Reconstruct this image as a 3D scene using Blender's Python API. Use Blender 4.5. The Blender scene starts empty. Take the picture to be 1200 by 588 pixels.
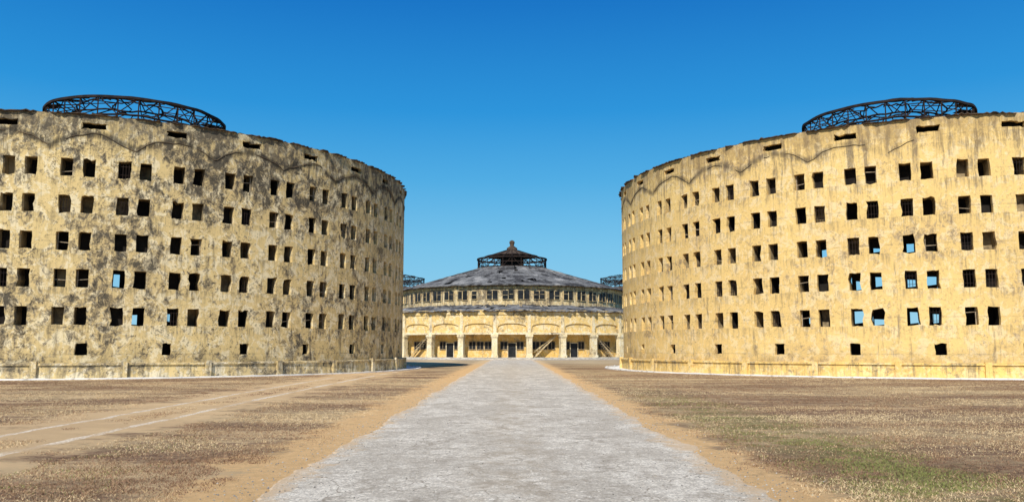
import bpy, math, random
import numpy as np
from mathutils import Vector, noise as mn
rad = math.radians
scene = bpy.context.scene
COL = scene.collection
random.seed(7)
scene.view_settings.view_transform = 'Standard'
scene.view_settings.look = 'None'
scene.view_settings.exposure = 0
R = 27.2; D0 = 91.0; BEAR = 25.1; ZT = 18.3
PAIR = 360/47.0; SLOT = PAIR*1.5; ROWZ = [4.24 + 2.57*k for k in range(5)]

# ------------------------------------------------------------------ materials
def new_mat(name, rough=0.9, spec=0.15):
    m = bpy.data.materials.new(name); m.use_nodes = True
    nt = m.node_tree; b = nt.nodes['Principled BSDF']
    b.inputs['Roughness'].default_value = rough
    b.inputs['Specular IOR Level'].default_value = spec
    return m, nt, b
class NT:
    def __init__(s, nt):
        s.nt = nt; s.tc = nt.nodes.new('ShaderNodeTexCoord'); s.L = nt.links.new
    def co(s, scale=(1,1,1), loc=(0,0,0), out='Object'):
        n = s.nt.nodes.new('ShaderNodeMapping'); s.L(s.tc.outputs[out], n.inputs['Vector'])
        n.inputs['Scale'].default_value = scale; n.inputs['Location'].default_value = loc
        return n.outputs['Vector']
    def noise(s, co, scale, detail=6, rough=0.6, dist=0):
        n = s.nt.nodes.new('ShaderNodeTexNoise'); s.L(co, n.inputs['Vector'])
        n.inputs['Scale'].default_value = scale; n.inputs['Detail'].default_value = detail
        n.inputs['Roughness'].default_value = rough; n.inputs['Distortion'].default_value = dist
        return n.outputs['Fac']
    def vor(s, co, scale, feat='F1'):
        n = s.nt.nodes.new('ShaderNodeTexVoronoi'); s.L(co, n.inputs['Vector']); n.feature = feat
        n.inputs['Scale'].default_value = scale
        return n
    def ramp(s, f, a, b, lo=0.0, hi=1.0):
        n = s.nt.nodes.new('ShaderNodeMapRange'); n.interpolation_type = 'SMOOTHSTEP'
        s.plug(f, n.inputs['Value'])
        for k, v in (('From Min', a), ('From Max', b), ('To Min', lo), ('To Max', hi)):
            n.inputs[k].default_value = v
        return n.outputs['Result']
    def plug(s, v, inp):
        if isinstance(v, (int, float)): inp.default_value = v
        elif isinstance(v, tuple): inp.default_value = (*v, 1.0) if len(v) == 3 else v
        else: s.L(v, inp)
    def math(s, op, a, b=0.0):
        n = s.nt.nodes.new('ShaderNodeMath'); n.operation = op
        s.plug(a, n.inputs[0]); s.plug(b, n.inputs[1]); return n.outputs[0]
    def mix(s, f, a, b, mode='MIX'):
        n = s.nt.nodes.new('ShaderNodeMix'); n.data_type = 'RGBA'; n.blend_type = mode
        s.plug(f, n.inputs[0]); s.plug(a, n.inputs[6]); s.plug(b, n.inputs[7]); return n.outputs[2]
    def xyz(s, out='Object'):
        n = s.nt.nodes.new('ShaderNodeSeparateXYZ'); s.L(s.tc.outputs[out], n.inputs[0]); return n.outputs
    def bump(s, h, strength, dist, b, prev=None):
        n = s.nt.nodes.new('ShaderNodeBump'); n.inputs['Strength'].default_value = strength
        n.inputs['Distance'].default_value = dist; s.L(h, n.inputs['Height'])
        if prev is not None: s.L(prev, n.inputs['Normal'])
        s.L(n.outputs['Normal'], b.inputs['Normal']); return n.outputs['Normal']

def wall_mat(name, base, base2, stain, pale, amt, off, ztop=18.3, streaks=1.0, floors=True, palea=.85, film=0.0, mw=.5, arcs=None, high=0.0, under=0.0, bd=.10):
    m, nt, b = new_mat(name, 0.95, 0.05); N = NT(nt)
    big = N.noise(N.co(loc=(off, 3, 1)), 0.16, 4, 0.55)
    mid = N.noise(N.co(loc=(off, 9, 4)), 0.75, 12, 0.76, 0.4)
    m2 = N.noise(N.co(scale=(1, 1, .7), loc=(off, 19, 4)), 1.9, 12, 0.80, 0.6)
    fine = N.noise(N.co(loc=(1, off, 4)), 5, 10, 0.8)
    st = N.noise(N.co(scale=(1, 1, 0.10), loc=(off, 2, 0)), 1.9, 9, 0.74)
    st2 = N.noise(N.co(scale=(1, 1, 0.06), loc=(off, 5, 0)), 4.5, 8, 0.75)
    x, y, z = N.xyz()
    c = N.mix(N.ramp(big, .38, .62), base, base2)
    c = N.mix(N.ramp(fine, .42, .62, 0, .5), c, base2)
    pal = N.noise(N.co(loc=(off, 40, 4)), 1.1, 12, 0.76, 0.7)
    c = N.mix(N.ramp(pal, .515 - .02*amt, .545, 0, palea), c, pale)
    c = N.mix(N.ramp(m2, .565, .59, 0, .7*palea), c, (pale[0]*.66, pale[1]*.67, pale[2]*.72))
    if film:
        c = N.mix(N.ramp(st, .40, .60, film*.3, film), c, (stain[0]*2.6, stain[1]*2.5, stain[2]*2.3))
    topm = N.ramp(z, ztop - 6.5, ztop, 0.0, 1.0)
    s1 = N.ramp(N.math('ADD', st, N.math('MULTIPLY', topm, .10)), .57 - .04*amt, .68, 0, .8*streaks)
    s1 = N.math('MULTIPLY', s1, N.ramp(m2, .38, .52, .25, 1))
    c = N.mix(s1, c, stain)
    s2 = N.ramp(st2, .56, .68, 0, .5*streaks)
    c = N.mix(s2, c, (stain[0]*1.8, stain[1]*1.7, stain[2]*1.6))
    v = N.math('ADD', N.math('MULTIPLY', mid, 1-mw), N.math('MULTIPLY', m2, mw))
    v = N.math('ADD', v, N.math('MULTIPLY', N.math('SUBTRACT', big, .5), .30))
    vs = v
    if high:
        v = N.math('ADD', v, N.ramp(z, 3, ztop-1, -high*.5, high))
    c = N.mix(N.ramp(v, .555 - .055*amt, .585 - .055*amt, 0, min(1, .45 + .20*amt)), c, (stain[0]*2.2, stain[1]*2.05, stain[2]*1.9))
    c = N.mix(N.ramp(v, .595 - .045*amt, .615 - .045*amt, 0, min(1, .5 + .4*amt)), c, stain)
    sp = N.math('MULTIPLY', N.ramp(fine, .53, .58, 0, 1), N.ramp(mid, .40, .58, .1, .35 + .5*amt))
    c = N.mix(sp, c, (stain[0]*.6, stain[1]*.6, stain[2]*.6))
    if floors:
        w = N.math('FRACT', N.math('DIVIDE', N.math('SUBTRACT', z, 2.92), 2.57))
        ln = N.math('MULTIPLY', N.ramp(N.math('ABSOLUTE', N.math('SUBTRACT', w, .5)), .0, .03, .4, 0), N.ramp(m2, .42, .58, 0, 1))
        c = N.mix(ln, c, stain)
        f2 = N.math('FRACT', N.math('DIVIDE', N.math('SUBTRACT', z, 3.62), 2.57))
        un = N.math('MULTIPLY', N.ramp(f2, .55, .99, 0, under), N.math('MULTIPLY', N.ramp(st2, .46, .58, 0, 1), N.ramp(m2, .40, .52, .2, 1)))
        c = N.mix(un, c, stain)
        low = N.math('MULTIPLY', N.ramp(z, 0.4, 3.0, 1, 0), N.ramp(mid, .38, .6, 0, .5))
        c = N.mix(low, c, stain)
    if arcs:  # darker scalloped band below the eave, with an uneven edge
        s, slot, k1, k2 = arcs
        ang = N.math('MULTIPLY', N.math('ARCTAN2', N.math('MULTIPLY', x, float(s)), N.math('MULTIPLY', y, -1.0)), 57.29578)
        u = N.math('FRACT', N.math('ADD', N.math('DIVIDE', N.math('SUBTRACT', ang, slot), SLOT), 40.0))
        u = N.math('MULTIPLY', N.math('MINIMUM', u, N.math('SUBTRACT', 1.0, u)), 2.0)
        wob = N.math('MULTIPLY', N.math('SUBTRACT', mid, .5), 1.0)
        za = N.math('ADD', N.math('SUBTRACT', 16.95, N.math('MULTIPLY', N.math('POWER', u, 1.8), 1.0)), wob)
        ragged = N.math('MULTIPLY', N.ramp(st2, .42, .62, 0, 1), 1.6)
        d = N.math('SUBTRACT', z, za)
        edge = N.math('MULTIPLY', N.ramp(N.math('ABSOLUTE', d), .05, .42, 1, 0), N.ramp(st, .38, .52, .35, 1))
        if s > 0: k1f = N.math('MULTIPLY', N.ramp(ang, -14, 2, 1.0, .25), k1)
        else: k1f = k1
        above = N.math('MULTIPLY', N.ramp(N.math('ADD', d, ragged), .6, 1.5, 0, 1), N.ramp(m2, .38, .54, .45, 1))
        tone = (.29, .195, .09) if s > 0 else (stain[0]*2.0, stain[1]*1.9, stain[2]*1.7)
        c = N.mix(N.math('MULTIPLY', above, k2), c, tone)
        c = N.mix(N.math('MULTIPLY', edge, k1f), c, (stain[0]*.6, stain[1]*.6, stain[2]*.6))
    nt.links.new(c, b.inputs['Base Color'])
    n1 = N.bump(vs, .8, bd, b); N.bump(fine, .6, .04, b, n1)
    return m
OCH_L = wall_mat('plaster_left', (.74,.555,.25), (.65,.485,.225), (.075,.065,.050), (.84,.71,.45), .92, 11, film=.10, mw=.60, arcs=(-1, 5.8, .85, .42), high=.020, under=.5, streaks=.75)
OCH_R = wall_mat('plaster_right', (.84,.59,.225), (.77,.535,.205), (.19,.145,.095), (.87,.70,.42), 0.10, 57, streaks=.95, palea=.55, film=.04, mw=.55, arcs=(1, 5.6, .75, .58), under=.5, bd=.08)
PLINTH = wall_mat('plaster_plinth', (.84,.58,.19), (.72,.48,.16), (.15,.12,.085), (.86,.70,.40), .3, 23, 2.5, .8, False, .5)
PLINTH_L = wall_mat('plaster_plinth_grey', (.74,.56,.26), (.62,.47,.23), (.11,.095,.07), (.80,.70,.50), .9, 43, 2.5, .8, False, .8)
OCH_C = wall_mat('plaster_hall', (.82,.585,.225), (.73,.51,.195), (.17,.14,.09), (.84,.70,.44), .45, 31, 14, 1.1, False)
OCH_D = wall_mat('plaster_hall_ochre', (.80,.52,.16), (.71,.45,.14), (.16,.13,.08), (.82,.62,.32), .35, 35, 14, 1.0, False)
CREAM = wall_mat('plaster_cream', (.82,.68,.40), (.75,.61,.36), (.17,.14,.10), (.84,.76,.56), .5, 77, 14, 1.0, False)
TAN = wall_mat('plaster_tan', (.74,.56,.28), (.65,.48,.24), (.14,.115,.08), (.80,.67,.42), .8, 91, 14, 1.3, False)

def simple(name, c1, c2, scale, rough=.9, bump=.3, dist=.02, lo=.35, hi=.65, zs=1.0):
    m, nt, b = new_mat(name, rough); N = NT(nt)
    f = N.noise(N.co(scale=(1,1,zs)), scale, 8, .65)
    nt.links.new(N.mix(N.ramp(f, lo, hi), c1, c2), b.inputs['Base Color'])
    N.bump(f, bump, dist, b); return m
DARK = simple('dark_interior', (.012,.010,.009), (.024,.020,.016), 1.5)  # near-black colour standing in for the shade inside openings
CELL_LIT = simple('cell_lit_tone', (.09,.068,.045), (.38,.29,.16), .9)  # lighter tone painted so some cell insides look lit
RUST = simple('rusted_steel', (.013,.010,.010), (.038,.024,.018), 1.2, .85)
ROOFEDGE = simple('roof_edge', (.035,.027,.022), (.13,.09,.06), 1.6, .85)
ARC_LINE = simple('brown_arc_line', (.05,.04,.03), (.18,.13,.08), 1.2)  # brown for the scalloped line below the eaves
CONC = simple('weathered_concrete', (.36,.33,.28), (.60,.56,.48), 1.4)
KERB = simple('white_kerb', (.42,.39,.34), (.84,.82,.77), 1.3, .9, .3, .02, .32, .5)
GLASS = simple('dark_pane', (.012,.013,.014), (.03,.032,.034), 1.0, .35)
WOOD = simple('old_frame', (.20,.16,.11), (.40,.32,.22), 3)

def roof_mat(name, c1, c2, dark, pale, th=.57, pk=.5):
    m, nt, b = new_mat(name, .85, .15); N = NT(nt)
    a = N.noise(N.co(), .34, 11, .76, .5); f = N.noise(N.co(loc=(4,2,0)), 1.3, 10, .78)
    g = N.noise(N.co(loc=(14,2,0)), .30, 11, .74)
    c = N.mix(N.ramp(a, .38, .60), c1, c2)
    c = N.mix(N.ramp(f, .50, .56, 0, .6), c, dark)
    c = N.mix(N.ramp(g, th - .02, th + .01, 0, .85), c, (.035,.032,.031))
    c = N.mix(N.ramp(g, .40, .43, pk, 0), c, pale)
    nt.links.new(c, b.inputs['Base Color']); N.bump(f, .5, .15, b); return m
HROOF = roof_mat('hall_roof', (.135,.132,.13), (.225,.22,.21), (.08,.076,.072), (.37,.355,.33), .535, .8)
LROOF = roof_mat('lower_roof_sheet', (.14,.14,.142), (.235,.232,.228), (.07,.067,.065), (.38,.37,.34), .52, .8)

def ground_mat():
    m, nt, b = new_mat('dry_ground', 1.0, .03); N = NT(nt)
    x, y, z = N.xyz()
    wide = N.noise(N.co(scale=(.3,1,1)), .14, 7, .65)
    mid = N.noise(N.co(loc=(5,0,0)), .55, 10, .72)
    fine = N.noise(N.co(loc=(0,7,0)), 4, 12, .8)
    ff = N.noise(N.co(loc=(0,17,0)), 26, 6, .75)
    c = N.mix(N.ramp(wide, .43, .56), (.215,.125,.080), (.50,.36,.20))
    c = N.mix(N.ramp(mid, .47, .59, 0, .6), c, (.19,.112,.072))
    c = N.mix(N.ramp(fine, .46, .57, 0, .6), c, (.50,.36,.20))
    c = N.mix(N.ramp(fine, .37, .46, .45, 0), c, (.12,.075,.052))
    c = N.mix(N.ramp(ff, .5, .60, 0, .45), c, (.13,.09,.06))
    blot = N.noise(N.co(scale=(.4,1,1), loc=(31,3,0)), .32, 10, .72)
    bl = N.math('ADD', blot, N.ramp(x, -4, 8, .045, -.015))
    c = N.mix(N.ramp(bl, .545, .62, 0, .7), c, (.66,.47,.26))
    gx = N.ramp(N.math('ABSOLUTE', N.math('SUBTRACT', x, 6.6)), .2, 2.2, 1, 0)
    gx = N.math('MULTIPLY', gx, N.ramp(y, 20, 48, 1, .12))
    g = N.math('MULTIPLY', gx, N.ramp(N.math('ADD', mid, N.math('MULTIPLY', fine, .5)), .68, .79, 0, .6))
    c = N.mix(g, c, (.155,.165,.05))
    sand = N.mix(N.ramp(fine, .4, .65), (.76,.49,.235), (.62,.39,.18))
    sand = N.mix(N.ramp(ff, .52, .66, 0, .5), sand, (.38,.24,.13))
    ax = N.math('ABSOLUTE', N.math('ADD', x, .2))
    d = N.math('ADD', ax, N.math('MULTIPLY', N.math('SUBTRACT', mid, .5), 4.2))
    d = N.math('ADD', d, N.math('MULTIPLY', N.math('SUBTRACT', fine, .5), 2.0))
    v = N.ramp(d, 4.4, 5.2, 1, 0)
    c = N.mix(v, c, sand)
    dx = N.math('ABSOLUTE', N.math('ADD', x, 11.6))
    d = N.math('ADD', dx, N.math('MULTIPLY', N.math('SUBTRACT', mid, .5), 10.0))
    d = N.math('ADD', d, N.math('MULTIPLY', N.math('SUBTRACT', fine, .5), 4.0))
    v = N.ramp(d, 1.6, 3.4, .75, 0)
    c = N.mix(v, c, N.mix(.5, sand, (.70,.52,.31)))
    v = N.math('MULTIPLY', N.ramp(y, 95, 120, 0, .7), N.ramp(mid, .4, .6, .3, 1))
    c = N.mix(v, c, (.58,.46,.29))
    nt.links.new(c, b.inputs['Base Color'])
    n1 = N.bump(fine, .7, .08, b); N.bump(ff, .7, .03, b, n1)
    return m
def road_mat():
    m, nt, b = new_mat('gravel_road', 1.0, .05); N = NT(nt)
    x, y, z = N.xyz()
    big = N.noise(N.co(scale=(1,.5,1)), .6, 11, .72)
    mid = N.noise(N.co(scale=(1,.8,1), loc=(4,1,0)), 1.3, 12, .82)
    m3 = N.noise(N.co(loc=(9,1,0)), 6, 10, .82)
    vo = N.vor(N.co(), 22)
    f = N.noise(N.co(), 20, 9, .84)
    wv = nt.nodes.new('ShaderNodeVectorMath'); wv.operation = 'ADD'
    nz = nt.nodes.new('ShaderNodeTexNoise'); nz.inputs['Scale'].default_value = 1.3; nz.inputs['Detail'].default_value = 7
    nt.links.new(N.co(), nz.inputs['Vector']); nt.links.new(N.co(), wv.inputs[0]); nt.links.new(nz.outputs['Color'], wv.inputs[1])
    cr = N.vor(wv.outputs[0], .6, 'DISTANCE_TO_EDGE')
    c = N.mix(N.ramp(big, .43, .57), (.66,.585,.47), (.95,.86,.71))
    c = N.mix(N.ramp(mid, .49, .55, 0, .6), c, (.54,.47,.375))
    c = N.mix(N.ramp(mid, .555, .59, 0, .65), c, (.36,.30,.225))
    c = N.mix(N.ramp(m3, .50, .55, 0, .5), c, (.42,.36,.285))
    c = N.mix(N.ramp(m3, .41, .45, .5, 0), c, (.96,.88,.74))
    c = N.mix(N.ramp(vo.outputs['Distance'], .30, .62, 0, .4), c, (.28,.235,.185))
    c = N.mix(N.ramp(f, .50, .56, 0, .5), c, (.38,.325,.255))
    c = N.mix(N.ramp(f, .57, .62, 0, .8), c, (.11,.09,.07))
    c = N.mix(N.math('MULTIPLY', N.ramp(cr.outputs['Distance'], .002, .018, .7, 0), N.ramp(big, .45, .54)), c, (.26,.21,.155))
    ax = N.math('ADD', N.math('ABSOLUTE', x), N.math('MULTIPLY', N.math('SUBTRACT', mid, .5), 4.0))
    c = N.mix(N.ramp(ax, 3.1, 3.7, 0, .8), c, (.66,.47,.28))
    cx = N.math('ABSOLUTE', N.math('ADD', x, N.math('MULTIPLY', N.math('SUBTRACT', big, .5), 3.0)))
    c = N.mix(N.math('MULTIPLY', N.ramp(cx, .1, 1.2, .4, 0), N.ramp(mid, .42, .54)), c, (.46,.37,.26))
    nt.links.new(c, b.inputs['Base Color'])
    n2 = N.bump(f, .8, .025, b); N.bump(m3, .4, .02, b, n2)
    return m
def track_mat():
    m, nt, b = new_mat('sandy_track', 1.0, .03); N = NT(nt)
    a = N.noise(N.co(scale=(1,.4,1)), .9, 9, .7); f = N.noise(N.co(), 14, 8, .75)
    c = N.mix(N.ramp(a, .46, .58), (.80,.69,.53), (.58,.42,.25))
    c = N.mix(N.ramp(f, .46, .56, 0, .75), c, (.44,.31,.19))
    nt.links.new(c, b.inputs['Base Color']); n1 = N.bump(a, .5, .06, b); N.bump(f, .6, .03, b, n1); return m
GROUND, ROAD, TRACK = ground_mat(), road_mat(), track_mat()
def attr_mat(name):
    m, nt, b = new_mat(name, .95, .05)
    a = nt.nodes.new('ShaderNodeAttribute'); a.attribute_name = 'tint'
    nt.links.new(a.outputs['Color'], b.inputs['Base Color']); return m
GRASS, PEBBLE = attr_mat('dry_grass_blades'), attr_mat('pebbles')

# ------------------------------------------------------------------ mesh helpers
class MB:
    def __init__(s): s.v = []; s.f = []; s.m = []
    def quad(s, a, b, c, d, mi=0):
        i = len(s.v); s.v += [tuple(a), tuple(b), tuple(c), tuple(d)]; s.f.append((i, i+1, i+2, i+3)); s.m.append(mi)
    def box(s, cx, cy, cz, sx, sy, sz, rz=0, mi=0, top=1.0):
        i = len(s.v); c, q = math.cos(rz), math.sin(rz)
        for dz in (-.5, .5):
            k = top if dz > 0 else 1
            for dx, dy in ((-.5,-.5),(.5,-.5),(.5,.5),(-.5,.5)):
                x, y = dx*sx*k, dy*sy*k
                s.v.append((cx + x*c - y*q, cy + x*q + y*c, cz + dz*sz))
        for f in ((0,3,2,1),(4,5,6,7),(0,1,5,4),(1,2,6,5),(2,3,7,6),(3,0,4,7)):
            s.f.append(tuple(i+j for j in f)); s.m.append(mi)
    def bar(s, p, q, r, n=5, mi=0):
        p, q = Vector(p), Vector(q); d = (q-p)
        if d.length < 1e-6: return
        d.normalize(); a = d.orthogonal().normalized(); b = d.cross(a); i = len(s.v)
        for e in (p, q):
            for k in range(n):
                t = 2*math.pi*k/n; s.v.append(tuple(e + a*math.cos(t)*r + b*math.sin(t)*r))
        for k in range(n):
            s.f.append((i+k, i+(k+1) % n, i+n+(k+1) % n, i+n+k)); s.m.append(mi)
        s.f.append(tuple(i+k for k in range(n))[::-1]); s.m.append(mi)
        s.f.append(tuple(i+n+k for k in range(n))); s.m.append(mi)
    def poly(s, pts, r, n=5, closed=False):
        for k in range(len(pts)-1): s.bar(pts[k], pts[k+1], r, n)
        if closed: s.bar(pts[-1], pts[0], r, n)
    def lathe(s, prof, a0=0, a1=360, n=96, mi=0, closed=False, jit=None, skip=None):
        i = len(s.v); full = abs(a1-a0) >= 360; cols = n if full else n+1
        for k in range(cols):
            t = rad(a0 + (a1-a0)*k/n)
            for (j, (r, z)) in enumerate(prof):
                if jit: r, z = jit(k, j, r, z)
                s.v.append((r*math.sin(t), -r*math.cos(t), z))
        P = len(prof)
        for k in range(n):
            k2 = (k+1) % cols
            for j in range(P if closed else P-1):
                if skip and skip(k, j): continue
                j2 = (j+1) % P
                s.f.append((i+k*P+j, i+k2*P+j, i+k2*P+j2, i+k*P+j2)); s.m.append(mi)
    def build(s, name, mats, parent=None, smooth=False, loc=(0,0,0)):
        me = bpy.data.meshes.new(name); me.from_pydata(s.v, [], s.f)
        if not isinstance(mats, (list, tuple)): mats = [mats]
        for x in mats: me.materials.append(x)
        me.polygons.foreach_set('material_index', s.m)
        if smooth: me.polygons.foreach_set('use_smooth', [True]*len(s.f))
        me.update()
        o = bpy.data.objects.new(name, me); COL.objects.link(o); o.location = loc
        if parent: o.parent = parent
        return o
def root(name, label, cat, loc=(0,0,0), rz=0, group=None):
    o = bpy.data.objects.new(name, None); COL.objects.link(o); o.location = loc; o.rotation_euler = (0,0,rz)
    o['label'] = label; o['category'] = cat
    if group: o['group'] = group
    return o
def struct(o, label, cat, kind='structure'):
    o['kind'] = kind; o['label'] = label; o['category'] = cat; return o
def pol(r, deg, z): t = rad(deg); return (r*math.sin(t), -r*math.cos(t), z)

# ------------------------------------------------------------------ round prison building
def lantern(parent, seed, r0):
    rnd = random.Random(seed)
    N = 30; zt, zm, zb = 25.1, 23.4, 21.7
    ri, zi, rc, zc = 5.6, 25.75, 2.4, 26.3
    J = lambda p, e=.14: tuple(c + rnd.uniform(-e, e) for c in p)
    f = MB()
    for k in range(N):
        a = 360*k/N; f.bar(pol(r0, a, zb-.1), pol(r0, a, zt), .08, 4)
    f.lathe([(r0-.12, zt-.12), (r0+.12, zt-.12), (r0+.12, zt+.12), (r0-.12, zt+.12)], 0, 360, 78, 0, True, lambda k, j, r, z: (r, z + mn.noise(Vector((k*.3, seed, 0)))*.16))
    lf = f.build('lantern_frame', RUST, parent)
    for z, rr, th in ((zm, r0, .10), (zb, r0, .10), (zt-.75, r0-1.7, .09), (zi, ri, .09), (zc, rc, .08)):
        g = MB(); pts = [pol(rr, 5*k, z + mn.noise(Vector((k*.3, seed, z)))*.26) for k in range(72)]
        g.poly(pts, th, 5, True); g.build('ring', RUST, lf)
    g = MB()
    for k in range(N):
        a, b = 360*k/N, 360*(k+1)/N
        if rnd.random() < .90:
            if k % 2: g.bar(J(pol(r0, a, zm)), pol(r0, b, zt), .065, 4)
            else: g.bar(J(pol(r0, b, zm)), pol(r0, a, zt), .065, 4)
        g.bar(pol(r0, a, zb), J(pol(r0, b, zm)), .055, 4)
        g.bar(pol(r0, a, zt), J(pol(r0-1.7, (a+b)/2, zt-.75)), .055, 4)
        if k % 2 == 0: g.bar(J(pol(r0-1.7, (a+b)/2, zt-.75)), pol(r0, b, zt), .055, 4)
        g.bar(J(pol(r0-1.7, (a+b)/2, zt-.75)), pol(r0, a, zm), .055, 4)
        if rnd.random() < .75: g.bar(pol(r0, a, zt), J(pol(ri, a + rnd.uniform(-5, 5), zi), .2), .06, 4)
        if k % 2 == 0: g.bar(pol(ri, a, zi), J(pol(rc, a, zc), .2), .055, 4)
        if rnd.random() < .15: g.bar(pol(r0, a, zt), J(pol(r0-2.5, a+8, zb+.4), .5), .055, 4)
    g.build('lattice', RUST, lf)
    for a in range(0, 180, 36):
        g = MB()
        p, q = Vector(pol(r0-1.7, a, zt-.75)), Vector(pol(r0-1.7, a+180, zt-.75 - rnd.uniform(0, .5)))
        p2, q2 = Vector(pol(r0, a, zm)), Vector(pol(r0, a+180, zm))
        g.bar(p, q, .09, 4); g.bar(p2, q2, .09, 4)
        for k in range(8):
            u, w = k/8, (k+1)/8
            g.bar(p.lerp(q, u), p2.lerp(q2, w), .06, 4)
        g.build('truss', RUST, lf)
    for k in rnd.sample(range(N), 7):
        a, b = 360*k/N, 360*(k+1)/N; g = MB()
        e = rnd.uniform(.3, .9)
        g.quad(pol(r0-.1, a, zt+.03), pol(r0-.1, b, zt-.02), pol(r0-.1-(r0-ri)*e, b, zt+.65*e-.05), pol(r0-.1-(r0-ri)*(e*.7), a, zt+.65*e*.7))
        g.build('roof_sheet', RUST, lf)
    return lf

def prison(s, loc, rz, label, mat, ph_pair, ph_slot, seed, see, rl, arc_lim, plm, arc_r, arc_gap):
    rnd = random.Random(seed)
    top = root('prison_building', label, 'building', loc, rz, 'round prison buildings')
    A0, A1 = -118, 118
    wins = []
    k0 = int(130/PAIR)+1
    for k in range(-k0, k0+1):
        for d in (-1.46, 1.46):
            c = ph_pair + k*PAIR + d
            if A0+2 < c < A1-2:
                for r, z in enumerate(ROWZ): wins.append((c, .82, z, .62, 'window', k, r))
    for k in range(-k0, k0+1):
        c = ph_slot + k*SLOT
        if A0+3 < c < A1-3:
            wins.append((c, 1.6, 17.52, .21, 'vent_slot', k, 5)); wins.append((c, .78, 1.98, .40, 'basement_window', k, -1))
    bps = sorted({round(v, 4) for w in wins if w[4] == 'window' for v in (w[0]-w[1], w[0], w[0]+w[1])})
    def snap(v):
        n = min(bps, key=lambda b: abs(b-v)); return n if abs(n-v) < .3 else None
    for w in wins:
        if w[4] != 'window':
            for v in (w[0]-w[1], w[0], w[0]+w[1]):
                if snap(v) is None: bps.append(round(v, 4)); bps.sort()
    bps = sorted(set(bps) | {A0, A1}); ext = []
    for a, b in zip(bps, bps[1:]):
        n = int((b-a)/1.3)
        for i in range(1, n+1): ext.append(a + (b-a)*i/(n+1))
    bps = sorted(bps + ext)
    zs = {0.0, ZT, 1.3, 16.0, 17.0}
    for w in wins: zs |= {round(w[2]-w[3], 4), round(w[2]-w[3]*.33, 4), round(w[2]+w[3]*.4, 4), round(w[2]+w[3], 4)}
    zs = sorted(zs); ni, nj = len(bps), len(zs)
    idx = lambda v, arr: min(range(len(arr)), key=lambda i: abs(arr[i]-v))
    off = {}
    skip = set(); holes = []
    for w in wins:
        i0, im, i1 = idx(w[0]-w[1], bps), idx(w[0], bps), idx(w[0]+w[1], bps)
        j0, j1 = idx(w[2]-w[3], zs), idx(w[2]+w[3], zs)
        for i in range(i0, i1):
            for j in range(j0, j1): skip.add((i, j))
        J = .028
        bnd = [(i, j0) for i in range(i0, i1)] + [(i1, j) for j in range(j0, j1)] + [(i, j1) for i in range(i1, i0, -1)] + [(i0, j) for j in range(j1, j0, -1)]
        for p in bnd:
            e = 3.8 if rnd.random() < .14 else 1
            if p not in off: off[p] = (rnd.uniform(-J, J)*e, rnd.uniform(-J, J)*e)
        holes.append((w, bnd))
    for i in range(ni): off[(i, nj-1)] = (0, mn.noise(Vector((i*.37, seed, 0)))*.08)
    def P(i, j, r=R):
        o = off.get((i, j), (0, 0)); return pol(r, s*(bps[i] + math.degrees(o[0]/R)), zs[j] + o[1])
    wb = MB()
    for i in range(ni):
        for j in range(nj): wb.v.append(P(i, j))
    for i in range(ni-1):
        for j in range(nj-1):
            if (i, j) in skip: continue
            f = (i*nj+j, (i+1)*nj+j, (i+1)*nj+j+1, i*nj+j+1)
            wb.f.append(f if s > 0 else f[::-1]); wb.m.append(0)
    wb.build('wall', mat, top, True)
    def niche(mb, w, bnd):
        key = (w[5], 0 if w[0] < ph_pair + w[5]*PAIR else 1, w[6]); open_ = (w[4] == 'window' and key in see)
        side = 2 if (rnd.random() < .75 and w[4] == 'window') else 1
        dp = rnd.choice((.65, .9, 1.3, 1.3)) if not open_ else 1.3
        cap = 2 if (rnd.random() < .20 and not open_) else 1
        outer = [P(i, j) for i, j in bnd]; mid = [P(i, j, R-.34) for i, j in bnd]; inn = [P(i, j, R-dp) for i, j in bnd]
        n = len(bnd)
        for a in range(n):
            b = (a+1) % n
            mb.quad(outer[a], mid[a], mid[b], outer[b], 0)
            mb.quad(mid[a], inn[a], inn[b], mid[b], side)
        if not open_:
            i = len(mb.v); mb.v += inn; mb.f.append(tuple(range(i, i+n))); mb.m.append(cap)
        else:
            zl = w[2] + rnd.uniform(-.1, .5); a0, a1 = s*(w[0]-w[1]*1.1), s*(w[0]+w[1]*1.1); am = s*(w[0] + w[1]*rnd.uniform(-.9, .1)); rr = R-1.32
            zc = w[2] - rnd.uniform(.2, .55)
            mb.quad(pol(rr, a0, zl), pol(rr, a1, zl+rnd.uniform(-.1, .1)), pol(rr, a1, w[2]+w[3]+.1), pol(rr, a0, w[2]+w[3]+.1), 1)
            mb.quad(pol(rr-.02, a0, w[2]-w[3]-.1), pol(rr-.02, am, w[2]-w[3]-.1), pol(rr-.02, am, zl+.1), pol(rr-.02, a0, zl+.1), 1)
            mb.quad(pol(rr-.04, a0, w[2]-w[3]-.1), pol(rr-.04, a1, w[2]-w[3]-.1), pol(rr-.04, a1, zc), pol(rr-.04, a0, zc-.1), 1)
    def vis(w):
        t = rad(w[0]); ca = math.cos(t); dx, dy = R*math.sin(t), D0-R*ca
        d = math.hypot(dx, dy); beta = math.degrees(math.atan2(dx, dy))
        inc = math.cos(t + rad(beta))
        if inc <= 0.02 or BEAR + beta > 32.4: return 0
        return inc/d/d
    order = sorted([h for h in holes if h[0][4] == 'window' and vis(h[0]) > 0], key=lambda h: -vis(h[0]))
    chosen = order[:100]; ch = {id(h) for h in chosen}
    WM = [mat, DARK, CELL_LIT]
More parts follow.
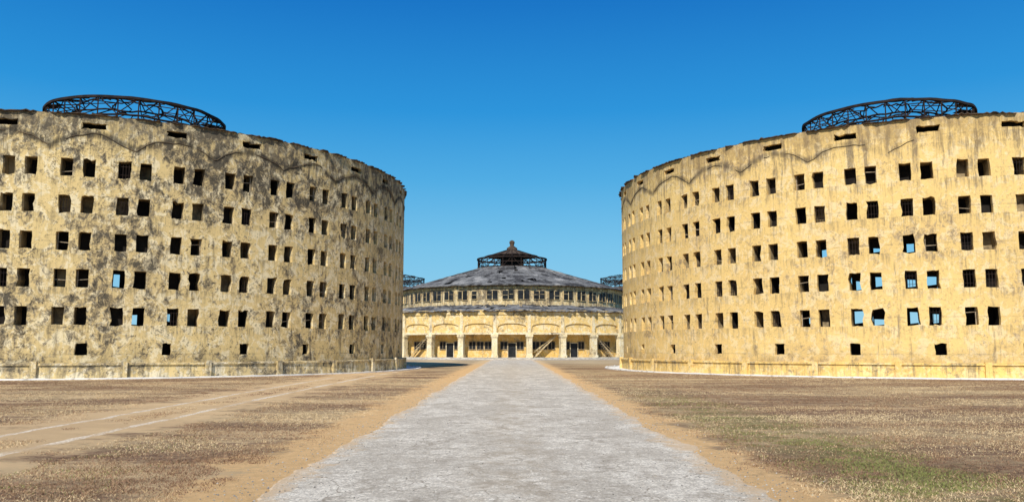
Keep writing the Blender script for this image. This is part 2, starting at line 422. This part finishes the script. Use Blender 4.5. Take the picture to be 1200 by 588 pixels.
    for h in chosen:
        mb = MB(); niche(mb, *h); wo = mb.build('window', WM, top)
        w = h[0]; q_ = rnd.random()
        if q_ < .08:
            g = MB()
            for q in range(4):
                a = s*(w[0] + w[1]*(-.75 + .5*q)); g.bar(pol(R-.2, a, w[2]-w[3]-.03), pol(R-.2, a, w[2]+w[3]+.03), .022, 4)
            for q in (-.3, .3):
                g.bar(pol(R-.2, s*(w[0]-w[1]), w[2]+q), pol(R-.2, s*(w[0]+w[1]), w[2]+q), .02, 4)
            g.build('window_bars', RUST, wo)
        elif q_ < .25:
            g = MB(); zz = w[2] + rnd.uniform(-.3, .3)
            e = rnd.choice((-1, 1))*w[1]*.86
            g.bar(pol(R-.36, s*(w[0]+e), w[2]-w[3]), pol(R-.36, s*(w[0]+e), w[2]+w[3]), .045, 4)
            g.bar(pol(R-.36, s*(w[0]-w[1]), zz), pol(R-.36, s*(w[0]+w[1]), zz + rnd.uniform(-.12, .12)), .035, 4)
            g.build('broken_frame', WOOD, wo)
    rest = MB()
    for h in holes:
        if h[0][4] == 'window':
            if id(h) not in ch: niche(rest, *h)
        elif vis(h[0]) > 0:
            mb = MB(); niche(mb, *h); mb.build(h[0][4], WM, top)
        else: niche(rest, *h)
    ro = rest.build('window', WM, top); ro['kind'] = 'stuff'
    pb = MB(); pb.lathe([(R+.26, -.1), (R+.24, .90), (R+.36, .91), (R+.34, 1.02), (R-.02, 1.06)], A0, A1, 180)
    pb.build('plinth', plm, top)
    for k in range(-9, 10):
        c = k*SLOT + (ph_slot - SLOT/2)
        if -76 < c < 60:
            hh = 1.14 + rnd.uniform(-.05, .05)
            g = MB(); x, y, z = pol(R+.32, s*c, hh/2); g.box(x, y, z, .42, .34, hh, rad(s*c), 0, .96); g.build('pier', plm, top)
    rb = MB()
    def jit(k, j, r, z):
        if r > R: 
            q = mn.noise(Vector((k*.12, seed, 0)))*.14 + mn.noise(Vector((k*.9, seed, 3)))*.12
            z += q; r += mn.noise(Vector((k*.5, seed, 8)))*.14 - (.24 if mn.noise(Vector((k*.15, seed, 18))) > .08 else 0)
        return r, z
    rb.lathe([(R-.05, ZT-.05), (R+.22, ZT-.02), (R+.23, ZT+.03), (R-.4, ZT+.10), (8.6, 21.9), (8.6, 21.7), (R-.5, ZT-.03)], A0, A1, 560, 0, False, jit)
    rb.build('roof', ROOFEDGE, top)
    pts = []; runs = []
    a = -76.0
    while a < arc_lim:
        u = ((a - ph_slot)/SLOT) % 1.0; u = min(u, 1-u)*2
        z = 16.95 - 1.0*u**1.8 + mn.noise(Vector((a*.25, seed, 1)))*.3 + mn.noise(Vector((a*.9, seed, 5)))*.10
        p = pol(R+.02, s*a, z)
        if mn.noise(Vector((a*.33, seed, 44))) > arc_gap:
            if len(pts) > 2: runs.append(pts)
            pts = []
        else: pts.append(p)
        a += .45
    if len(pts) > 2: runs.append(pts)
    for pts in runs:
        cb = MB(); nn = 5
        for q, p in enumerate(pts):
            p = Vector(p); d = (Vector(pts[min(q+1, len(pts)-1)]) - Vector(pts[max(q-1, 0)])).normalized()
            up = Vector((0, 0, 1)); a_ = d.cross(up).normalized(); b_ = a_.cross(d)
            for t in range(nn):
                th = 2*math.pi*t/nn; cb.v.append(tuple(p + a_*math.cos(th)*arc_r + b_*math.sin(th)*arc_r))
            if q:
                for t in range(nn):
                    cb.f.append(((q-1)*nn+t, (q-1)*nn+(t+1) % nn, q*nn+(t+1) % nn, q*nn+t)); cb.m.append(0)
        cb.build('arc_line', ARC_LINE, top)  # thin tube tracing the dark scalloped line on the wall
    lantern(top, seed, rl)
    return top

see_r = {(-1, 0, 0), (-1, 1, 0), (0, 0, 0), (0, 1, 0), (-1, 0, 1), (-1, 1, 1), (0, 0, 1), (0, 1, 1), (-3, 1, 1), (-1, 1, 2), (-4, 0, 2), (0, 0, 2), (-2, 1, 2), (-2, 0, 0)}
see_l = {(0, 1, 1), (-1, 1, 0), (0, 0, 0)}
bx, by = D0*math.sin(rad(BEAR)), D0*math.cos(rad(BEAR))
pr = prison(1, (bx, by, 0), rad(-BEAR), 'round prison building right of the road with cleaner, warmer yellow walls', OCH_R, 3.66, 5.6, 5, see_r, 8.1, 4, PLINTH, .025, .10)
pl = prison(-1, (-bx*.993, by*.993, 0), rad(BEAR), 'round prison building left of the road, walls blotched with grey and black mould', OCH_L, 0.0, 5.8, 9, see_l, 8.4, 60, PLINTH_L, .035, .22)

def far_copy(src, loc, rz, label):
    r = src.copy(); COL.objects.link(r); r.location = loc; r.rotation_euler = (0,0,rz); r['label'] = label
    for c in [c for c in bpy.data.objects if c.parent == src and c.name.split('.')[0] in ('wall','roof','lantern_frame')]:
        n = c.copy(); COL.objects.link(n); n.parent = r
        for g in [g for g in bpy.data.objects if g.parent == c]:
            h = g.copy(); COL.objects.link(h); h.parent = n
far_copy(pr, (bx*.985, 276, 0), rad(-8), 'distant dark roof frame peeking over the right end of the hall roof')
far_copy(pl, (-bx*.985, 276, 0), rad(8), 'distant dark roof frame peeking over the left end of the hall roof')

# ------------------------------------------------------------------ round central hall
H = root('round_hall', 'low round yellow hall with columned porch and grey conical roof, ending the road', 'building', (0,180,0))
BAY = 10.28; RO = 34.0
b = MB(); b.lathe([(RO+1.6, -.05), (RO+1.6, .16), (RO+1.0, .17), (RO+1.0, .34), (28, .36)], -100, 100, 120); b.build('porch_floor', CONC, H)
aw = MB(); NS = 32
for k in range(-8, 8):
    a0 = (k+.5)*BAY; pw = .70
    for i in range(NS):
        u0, u1 = i/NS, (i+1)/NS
        def arch(u):
            q = (u*BAY - pw)/(BAY-2*pw)
            if q <= 0 or q >= 1: return None
            return 5.75 + .62*(max(0, 1-abs(2*q-1)**2.6))**.7
        A, B = a0+u0*BAY, a0+u1*BAY
        z0, z1 = arch(u0), arch(u1); zb = 4.72; dp = .24
        if z0 is None and z1 is None:
            aw.quad(pol(RO, A, zb), pol(RO, B, zb), pol(RO, B, 8.75), pol(RO, A, 8.75))
        else:
            e0 = z0 if z0 else zb; e1 = z1 if z1 else zb
            aw.quad(pol(RO, A, e0), pol(RO, B, e1), pol(RO, B, 8.75), pol(RO, A, 8.75))
            aw.quad(pol(RO, A, e0), pol(RO-dp, A, e0), pol(RO-dp, B, e1), pol(RO, B, e1))
aw.build('arcade_wall', OCH_C, H)
b = MB(); b.lathe([(33.76, 4.5), (33.76, 8.6)], -84, 84, 160); b.build('gallery_wall', OCH_C, H)
b = MB(); b.lathe([(RO-.9, 4.40), (RO+.20, 4.40), (RO+.20, 4.74), (33.7, 4.76)], -84, 84, 160); b.build('porch_beam', CREAM, H)
RW = 32.0
b = MB(); b.lathe([(RO-.6, 4.43), (RW, 4.43)], -84, 84, 120); b.build('porch_ceiling', OCH_C, H)
b = MB(); b.lathe([(RW, .3), (RW, 4.46)], -84, 84, 160); b.build('inner_wall', OCH_D, H)
for k in range(-8, 9):
    a = (k-.5)*BAY
    if abs(a) > 62: continue
    g = MB(); t = rad(a)
    for (zc, hz, w) in ((.55, .42, 1.25), (2.25, 3.0, 1.0), (3.88, .22, 1.12), (4.19, .42, 1.30)):
        x, y, z = pol(RO, a, zc); g.box(x, y, z, w, w, hz, t)
    g.build('column', CREAM, H)
    g = MB(); x, y, z = pol(RO+.02, a, 6.72); g.box(x, y, z, .55, .20, 3.96, t); g.build('pilaster', CREAM, H)
for k in range(-6, 7):
    c = k*BAY
    for dd in (-2.6, -.0, 2.6):
        a = c + dd; t = rad(a); x, y, z = pol(RW-.03, a, 2.45)
        if abs(a) > 60: continue
        if dd == 0 and k % 2 == 0:
            g = MB(); x, y, z = pol(RW-.05, a, 1.6); g.box(x, y, z, 1.4, .14, 2.5, t); dr = g.build('door', GLASS, H)
            g = MB()
            for e in (-.75, .75): 
                xx, yy, zz = pol(RW+.08, a + math.degrees(e/RW), 1.6); g.box(xx, yy, zz, .12, .12, 2.6, t)
            xx, yy, zz = pol(RW+.08, a, 2.92); g.box(xx, yy, zz, 1.65, .12, .12, t); g.build('frame', CREAM, dr)
        else:
            g = MB(); g.box(x, y, z, 1.2, .12, 1.35, t); wo = g.build('window', GLASS, H)
            g = MB()
            for e in (-.62, 0, .62):
                xx, yy, zz = pol(RW+.08, a + math.degrees(e/RW), 2.45); g.box(xx, yy, zz, .08, .1, 1.45, t)
            for e in (-.70, .70):
                xx, yy, zz = pol(RW+.09, a, 2.45+e); g.box(xx, yy, zz, 1.32, .14, .09, t)
            g.build('frame', WOOD, wo)
def stair(a, d):
    g = MB(); t = rad(a); n = 12
    c = Vector(pol(32.85, a, 0)); tx = Vector((math.cos(t), math.sin(t), 0)); ty = Vector((-math.sin(t), math.cos(t), 0))
    for i in range(n):
        p = c + tx*d*(-1.9 + 3.8*i/(n-1)); g.box(p.x, p.y, .45+.33*i, .42, .8, .07, t)
    st = g.build('staircase', CONC, H)
    g = MB()
    for o in (-.42, .42):
        p = c + ty*o + tx*d*-2.0 + Vector((0,0,.35)); q = c + ty*o + tx*d*2.0 + Vector((0,0,4.2))
        g.bar(p, q, .09, 4); g.bar(p+Vector((0,0,.9)), q+Vector((0,0,.15)), .045, 4)
    g.build('rail', TAN, st)
stair(-30.8, 1); stair(10.3, 1); stair(30.8, -1)
def jr(k, j, r, z):
    if r > 34: return r + mn.noise(Vector((k*.5, 2, 2)))*.7 - (.6 if mn.noise(Vector((k*.3, 7, 7))) > .15 else 0), z + mn.noise(Vector((k*.6, 1, 6)))*.34
    return r, z + mn.noise(Vector((k*.3, j, 6)))*.25
b = MB(); b.lathe([(RO-.2, 8.72), (RO+.8, 8.48), (RO+.8, 8.60), (32, 9.0), (29.5, 9.4), (27, 9.75), (24.0, 10.2)], -100, 100, 320, 0, False, jr, lambda k, j: j > 2 and mn.noise(Vector((k*.3, j*1.3, 4))) > .32); b.build('lower_roof', LROOF, H)
b = MB(); b.lathe([(RO-.6, 8.55), (24.0, 9.5)], -100, 100, 120); b.build('roof_deck', DARK, H)
b = MB(); b.lathe([(RO+.12, 7.9), (RO+.14, 8.36), (RO-.05, 8.38)], -84, 84, 160); b.build('cornice', OCH_C, H)
b = MB(); b.lathe([(24.0, 9.4), (24.0, 14.05)], -110, 110, 160); b.build('drum_wall', TAN, H)
b = MB(); b.lathe([(24.02, 13.25), (24.18, 13.3), (24.18, 13.6), (24.02, 13.65)], -110, 110, 160); b.build('drum_band', OCH_C, H)
rn = random.Random(3)
for k in range(-21, 22):
    a = k*3.6 + (.5 if k % 2 else -.5) + rn.uniform(-.12, .12); t = rad(a); hz = 1.7 + rn.uniform(-.2, .15)
    if rn.random() < .05: continue
    g = MB(); x, y, z = pol(24.0, a, 12.05); g.box(x, y, z, 1.02 + rn.uniform(-.1, .1), .10, hz, t); wo = g.build('window', GLASS, H)
    g = MB()
    for e in (-.55, .55):
        xx, yy, zz = pol(24.08, a + math.degrees(e/24), 12.05); g.box(xx, yy, zz, .07, .16, hz+.05, t)
    if rn.random() < .5: xx, yy, zz = pol(24.06, a, 12.05 + rn.uniform(-.2, .4)); g.box(xx, yy, zz, .95, .06, .06, t)
    xx, yy, zz = pol(24.1, a, 12.05-hz/2-.04); g.box(xx, yy, zz, 1.15, .2, .08, t)
    g.build('frame', TAN, wo)
def jc(k, j, r, z): return r + (mn.noise(Vector((k*.6, 5, 2)))*.4 if r > 24 else 0), z + mn.noise(Vector((k*.25, j*3, 9)))*.18
prof = [(24.0, 13.95), (24.9, 13.85), (24.95, 14.0)] + [(24.95-17.35*q/14, 14.0+5.2*q/14) for q in range(1, 15)]
b = MB(); b.lathe(prof, 0, 360, 300, 0, False, jc, lambda k, j: j > 2 and mn.noise(Vector((k*.16, j*.55, 3))) > .42)
cr = b.build('conical_roof', HROOF, H)
b = MB(); b.lathe([(24.0, 13.5), (7.6, 18.7)], 0, 360, 90); b.build('roof_deck', DARK, H)
g = MB()
for k in range(60):
    a = k*6; g.bar(pol(24.8, a, 14.02), pol(7.7, a, 19.18), .055, 4)
g.build('roof_ribs', HROOF, cr)
f = MB(); NL = 24
for k in range(NL): f.bar(pol(7.5, 15*k, 18.9), pol(7.5, 15*k, 21.3), .11, 4)
f.lathe([(7.4, 21.15), (7.75, 21.15), (7.75, 21.45), (7.4, 21.45)], 0, 360, 72, 0, True)
lf = f.build('lantern_frame', RUST, H)
for z, rr in ((19.3, 7.6), (20.3, 7.5), (22.0, 5.6)):
    g = MB(); g.poly([pol(rr, 7.5*k, z) for k in range(48)], .13, 4, True); g.build('ring', RUST, lf)
g = MB()
for k in range(NL):
    g.bar(pol(7.5, 15*k, 21.3), pol(1.6, 15*k, 23.3), .11, 4)
    if k % 2: g.bar(pol(7.5, 15*k, 19.3), pol(7.5, 15*k+15, 21.3), .08, 4)
    else: g.bar(pol(7.5, 15*k+15, 19.3), pol(7.5, 15*k, 21.3), .08, 4)
g.build('lattice', RUST, lf)
g = MB(); g.lathe([(5.6, 21.98), (4.2, 22.42), (2.6, 22.95), (1.3, 23.4)], 0, 360, 36, 0, False, lambda k, j, r, z: (r + (mn.noise(Vector((k*.8, 1, 1)))*1.4 if j == 0 else 0), z)); g.build('cap_roof', ROOFEDGE, lf)
g = MB(); g.lathe([(2.6, 19.2), (2.6, 21.9)], 0, 360, 16); g.build('shaft', DARK, lf)
g = MB(); g.lathe([(1.2, 23.1), (1.15, 23.9), (.7, 24.2), (.42, 24.4), (.5, 24.8), (.62, 25.15), (.45, 25.5), (0, 25.7)], 0, 360, 12); g.build('cupola', ROOFEDGE, lf)

# ------------------------------------------------------------------ ground, road, tracks
g = MB(); S = 3000; g.quad((-S,-200,0), (S,-200,0), (S,S,0), (-S,S,0)); struct(g.build('ground', GROUND), 'flat field of dry brown grass and bare earth', 'ground')
def strip(name, mat, cx, hw, y0, y1, step, z, amp, seed, lab, cat):
    g = MB(); n = int((y1-y0)/step); row = []
    for i in range(n+1):
        y = y0 + (y1-y0)*i/n; c = cx(y)
        e = lambda q: mn.noise(Vector((y*1.1, seed, q)))*amp + mn.noise(Vector((y*.25, seed, q+4)))*amp*1.4 + mn.noise(Vector((y*4, seed, q+2)))*amp*.7
        l = c - hw + e(0); r = max(c + hw + e(9), l + .01)
        g.v += [(l-.05, y, 0), (l, y, z), ((l+r)/2 if hw < 2 else c, y, z+ (.03 if hw > 2 else 0)), (r, y, z), (r+.05, y, 0)]
    for i in range(n):
        for j in range(4):
            a = i*5+j; g.f.append((a, a+1, a+6, a+5)); g.m.append(0)
    return struct(g.build(name, mat), lab, cat)
strip('road', ROAD, lambda y: 0.04, 3.58, -6, 143, .12, .022, .18, 3, 'straight pale gravel road running to the hall', 'road')
tc = lambda y: -11.4 + .3*math.sin(y*.09) + .010*max(0, y-30)
strip('dirt_track', TRACK, lambda y: tc(y)-1.1, .06, -4, 58, .15, .006, .13, 21, 'left faint wheel rut of the sandy track across the grass', 'track')
strip('dirt_track', TRACK, lambda y: tc(y)+1.0, .08, -4, 72, .15, .006, .12, 27, 'right pale wheel rut of the sandy track, nearer the road', 'track')
g = MB(); g.v = [pol(36.0, -60+120*i/80, .012) for i in range(81)] + [pol(42.0, -60+120*i/80, .012) for i in range(81)]
for i in range(80): g.f.append((i, 81+i, 82+i, i+1)); g.m.append(0)
struct(g.build('pavement', CONC, None, False, (0,180,0)), 'pale pavement curving along the front of the hall', 'pavement')
for sx, nm, ds in ((1, 'right', 1), (-1, 'left', .993)):
    g = MB(); g.lathe([(R+.05, .02), (R+1.75, .02), (R+1.75, .10), (R+1.98, .10), (R+1.98, -.02)], -118, 118, 260, 0, False, lambda k, j, r, z: (r, z + (mn.noise(Vector((k*.4, 3, 3)))*.06 if z > .09 else 0)))
    o = g.build('kerb', KERB, None, False, (sx*bx*ds, by*ds, 0)); o.rotation_euler = (0,0,rad(-BEAR*sx))
    struct(o, 'curved white kerb at the foot of the %s round building' % nm, 'kerb')

# ------------------------------------------------------------------ dry grass and loose stones
rng = np.random.default_rng(4)
def tris_object(name, V, F, C, mat, lab, cat):
    me = bpy.data.meshes.new(name)
    me.from_pydata(V.tolist(), [], F.tolist()); a = me.color_attributes.new('tint', 'FLOAT_COLOR', 'POINT')
    a.data.foreach_set('color', np.hstack([C, np.ones((len(C),1))]).astype(np.float32).ravel())
    me.materials.append(mat); me.update(); o = bpy.data.objects.new(name, me); COL.objects.link(o)
    return struct(o, lab, cat, 'stuff')
pos = []
tries = 170000
ys = 10.2 + (rng.random(tries)**1.6)*56; xs = (rng.random(tries)*2-1)*(ys*.68+1.5)
for x, y in zip(xs, ys):
    n = mn.noise(Vector((x*.5, y*.5, 1))) + .6*mn.noise(Vector((x*1.7, y*1.7, 5)))
    if abs(x+.1) < 4.5 + 1.3*n: continue
    t = tc(y)
    if abs(x-t) < 2.2 + 1.6*n and not (abs(x-t) < .5 and n > .0): continue
    if n < -.15 and rng.random() < .65: continue
    pos.append((x, y, n))
pos = np.array(pos); M = len(pos); NB = 5
px = np.repeat(pos[:,0], NB) + rng.normal(0, .07, M*NB); py = np.repeat(pos[:,1], NB) + rng.normal(0, .07, M*NB)
hh = (.012 + .034*rng.random(M*NB)**2)*(1 + .3*np.clip(np.repeat(pos[:,2], NB), -.5, 1)); ww = .0035 + .003*rng.random(M*NB) + .00015*py
an = rng.random(M*NB)*np.pi; lx = rng.normal(0, .8, M*NB)*hh; ly = rng.normal(0, .8, M*NB)*hh
V = np.zeros((M*NB, 3, 3)); V[:,0,0] = px-np.cos(an)*ww; V[:,0,1] = py-np.sin(an)*ww
V[:,1,0] = px+np.cos(an)*ww; V[:,1,1] = py+np.sin(an)*ww; V[:,2,0] = px+lx; V[:,2,1] = py+ly; V[:,2,2] = hh
pal = np.array([(.56,.40,.22), (.39,.25,.14), (.25,.15,.09), (.72,.55,.32), (.34,.20,.12)])
pm = np.array([mn.noise(Vector((p[0]*.12, p[1]*.3, 33))) for p in pos]); pm = np.repeat(pm, NB)
u = rng.random(M*NB) - pm*1.2 - .04
ci = np.where(u < .18, 3, np.where(u < .42, 0, np.where(u < .66, 1, np.where(u < .84, 4, 2)))); C = pal[ci]
pn = np.repeat(pos[:,2], NB)
pr_ = np.clip((46-py)/26, 0, 1)*np.clip(1-np.abs(px-6.6)/2.3, 0, 1)*.85 + np.clip((22-py)/12, 0, 1)*np.clip(1-np.abs(px+8.0)/2.2, 0, 1)*.35
green = (pn > .0) & (rng.random(M*NB) < pr_)
C[green] = (.24,.25,.08)
tris_object('grass', V.reshape(-1,3), np.arange(M*NB*3).reshape(-1,3), np.repeat(C, 3, axis=0), GRASS, 'short parched brown grass with a few green tufts beside the road', 'grass')
K = 16000
ys = 9.5 + rng.random(K)**1.8*40; xs = rng.normal(0, 1, K); xs = np.where(rng.random(K) < .5, (rng.random(K)*2-1)*3.6, np.sign(xs)*(3.6+rng.normal(0, .45, K)))
sz = .005 + .018*rng.random(K)**5; octa = np.array([(1,0,0),(0,1,0),(-1,0,0),(0,-1,0),(0,0,.8),(0,0,-.3)])
V = octa[None]*sz[:,None,None]*(.7+.6*rng.random((K,6,1))); V[:,:,0] += xs[:,None]; V[:,:,1] += ys[:,None]; V[:,:,2] += .03 - .008*np.abs(xs)[:,None]*(np.abs(xs)[:,None] < 3.5) - .025*(np.abs(xs)[:,None] > 3.55)
V[:,:,2] += .02*(np.abs(xs)[:,None] < 3.5)
of = np.array([(0,1,4),(1,2,4),(2,3,4),(3,0,4),(1,0,5),(2,1,5),(3,2,5),(0,3,5)])
F = (of[None] + (np.arange(K)*6)[:,None,None]).reshape(-1,3)
C = np.repeat((.12+.47*rng.random((K,1)))*np.array([[1,.92,.79]]), 6, axis=0)
tris_object('gravel', V.reshape(-1,3), F, C, PEBBLE, 'loose pale stones scattered over the road and its edges', 'gravel')

# ------------------------------------------------------------------ light, sky, camera
S = Vector((-.30, -1.0, 0)).normalized(); el = rad(43)
S = Vector((S.x*math.cos(el), S.y*math.cos(el), math.sin(el)))
L = bpy.data.lights.new('sun', 'SUN'); L.energy = 4.95; L.angle = rad(.53); L.color = (1, .95, .86)
lo = bpy.data.objects.new('sun', L); COL.objects.link(lo); lo.rotation_euler = (-S).to_track_quat('-Z', 'Y').to_euler(); lo.location = (0, -20, 60)
w = bpy.data.worlds.new('World'); scene.world = w; w.use_nodes = True; nt = w.node_tree
sky = nt.nodes.new('ShaderNodeTexSky'); sky.sky_type = 'NISHITA'; sky.sun_disc = False
sky.sun_elevation = el; sky.sun_rotation = math.atan2(S.x, S.y); sky.air_density = 1.0; sky.dust_density = 0.0; sky.ozone_density = 3.0; sky.altitude = 0
def lin(r, g, b): return [((c/255+.055)/1.055)**2.4 if c > 10 else c/255/12.92 for c in (r, g, b)]
tc_ = nt.nodes.new('ShaderNodeTexCoord'); sx = nt.nodes.new('ShaderNodeSeparateXYZ'); nt.links.new(tc_.outputs['Generated'], sx.inputs[0])
rp = nt.nodes.new('ShaderNodeValToRGB'); nt.links.new(sx.outputs[2], rp.inputs[0]); cr_ = rp.color_ramp
stops = [(0.0, (150,208,234)), (.12, (116,194,234)), (.20, (74,172,228)), (.28, (32,148,220)), (.40, (4,116,200)), (1.0, (20,76,135))]
cr_.elements[0].position = 0; cr_.elements[1].position = 1
for p, c in stops[1:-1]: cr_.elements.new(p)
for e, (p, c) in zip(cr_.elements, stops): e.position = p; e.color = (*lin(*c), 1)
sc = nt.nodes.new('ShaderNodeVectorMath'); sc.operation = 'SCALE'; sc.inputs['Scale'].default_value = 1/.11
nt.links.new(rp.outputs[0], sc.inputs[0])
mx = nt.nodes.new('ShaderNodeMix'); mx.data_type = 'RGBA'; mx.inputs[0].default_value = .93
nt.links.new(sky.outputs[0], mx.inputs[6]); nt.links.new(sc.outputs[0], mx.inputs[7])
nt.links.new(mx.outputs[2], nt.nodes['Background'].inputs[0])
nt.nodes['Background'].inputs[1].default_value = .11
cam = bpy.data.cameras.new('camera'); co = bpy.data.objects.new('camera', cam); COL.objects.link(co)
cam.sensor_width = 36; cam.lens = 28.8; cam.clip_end = 6000; cam.clip_start = .1
co.location = (0, 0, 2.1); co.rotation_euler = (rad(90+6.71), 0, 0); scene.camera = co
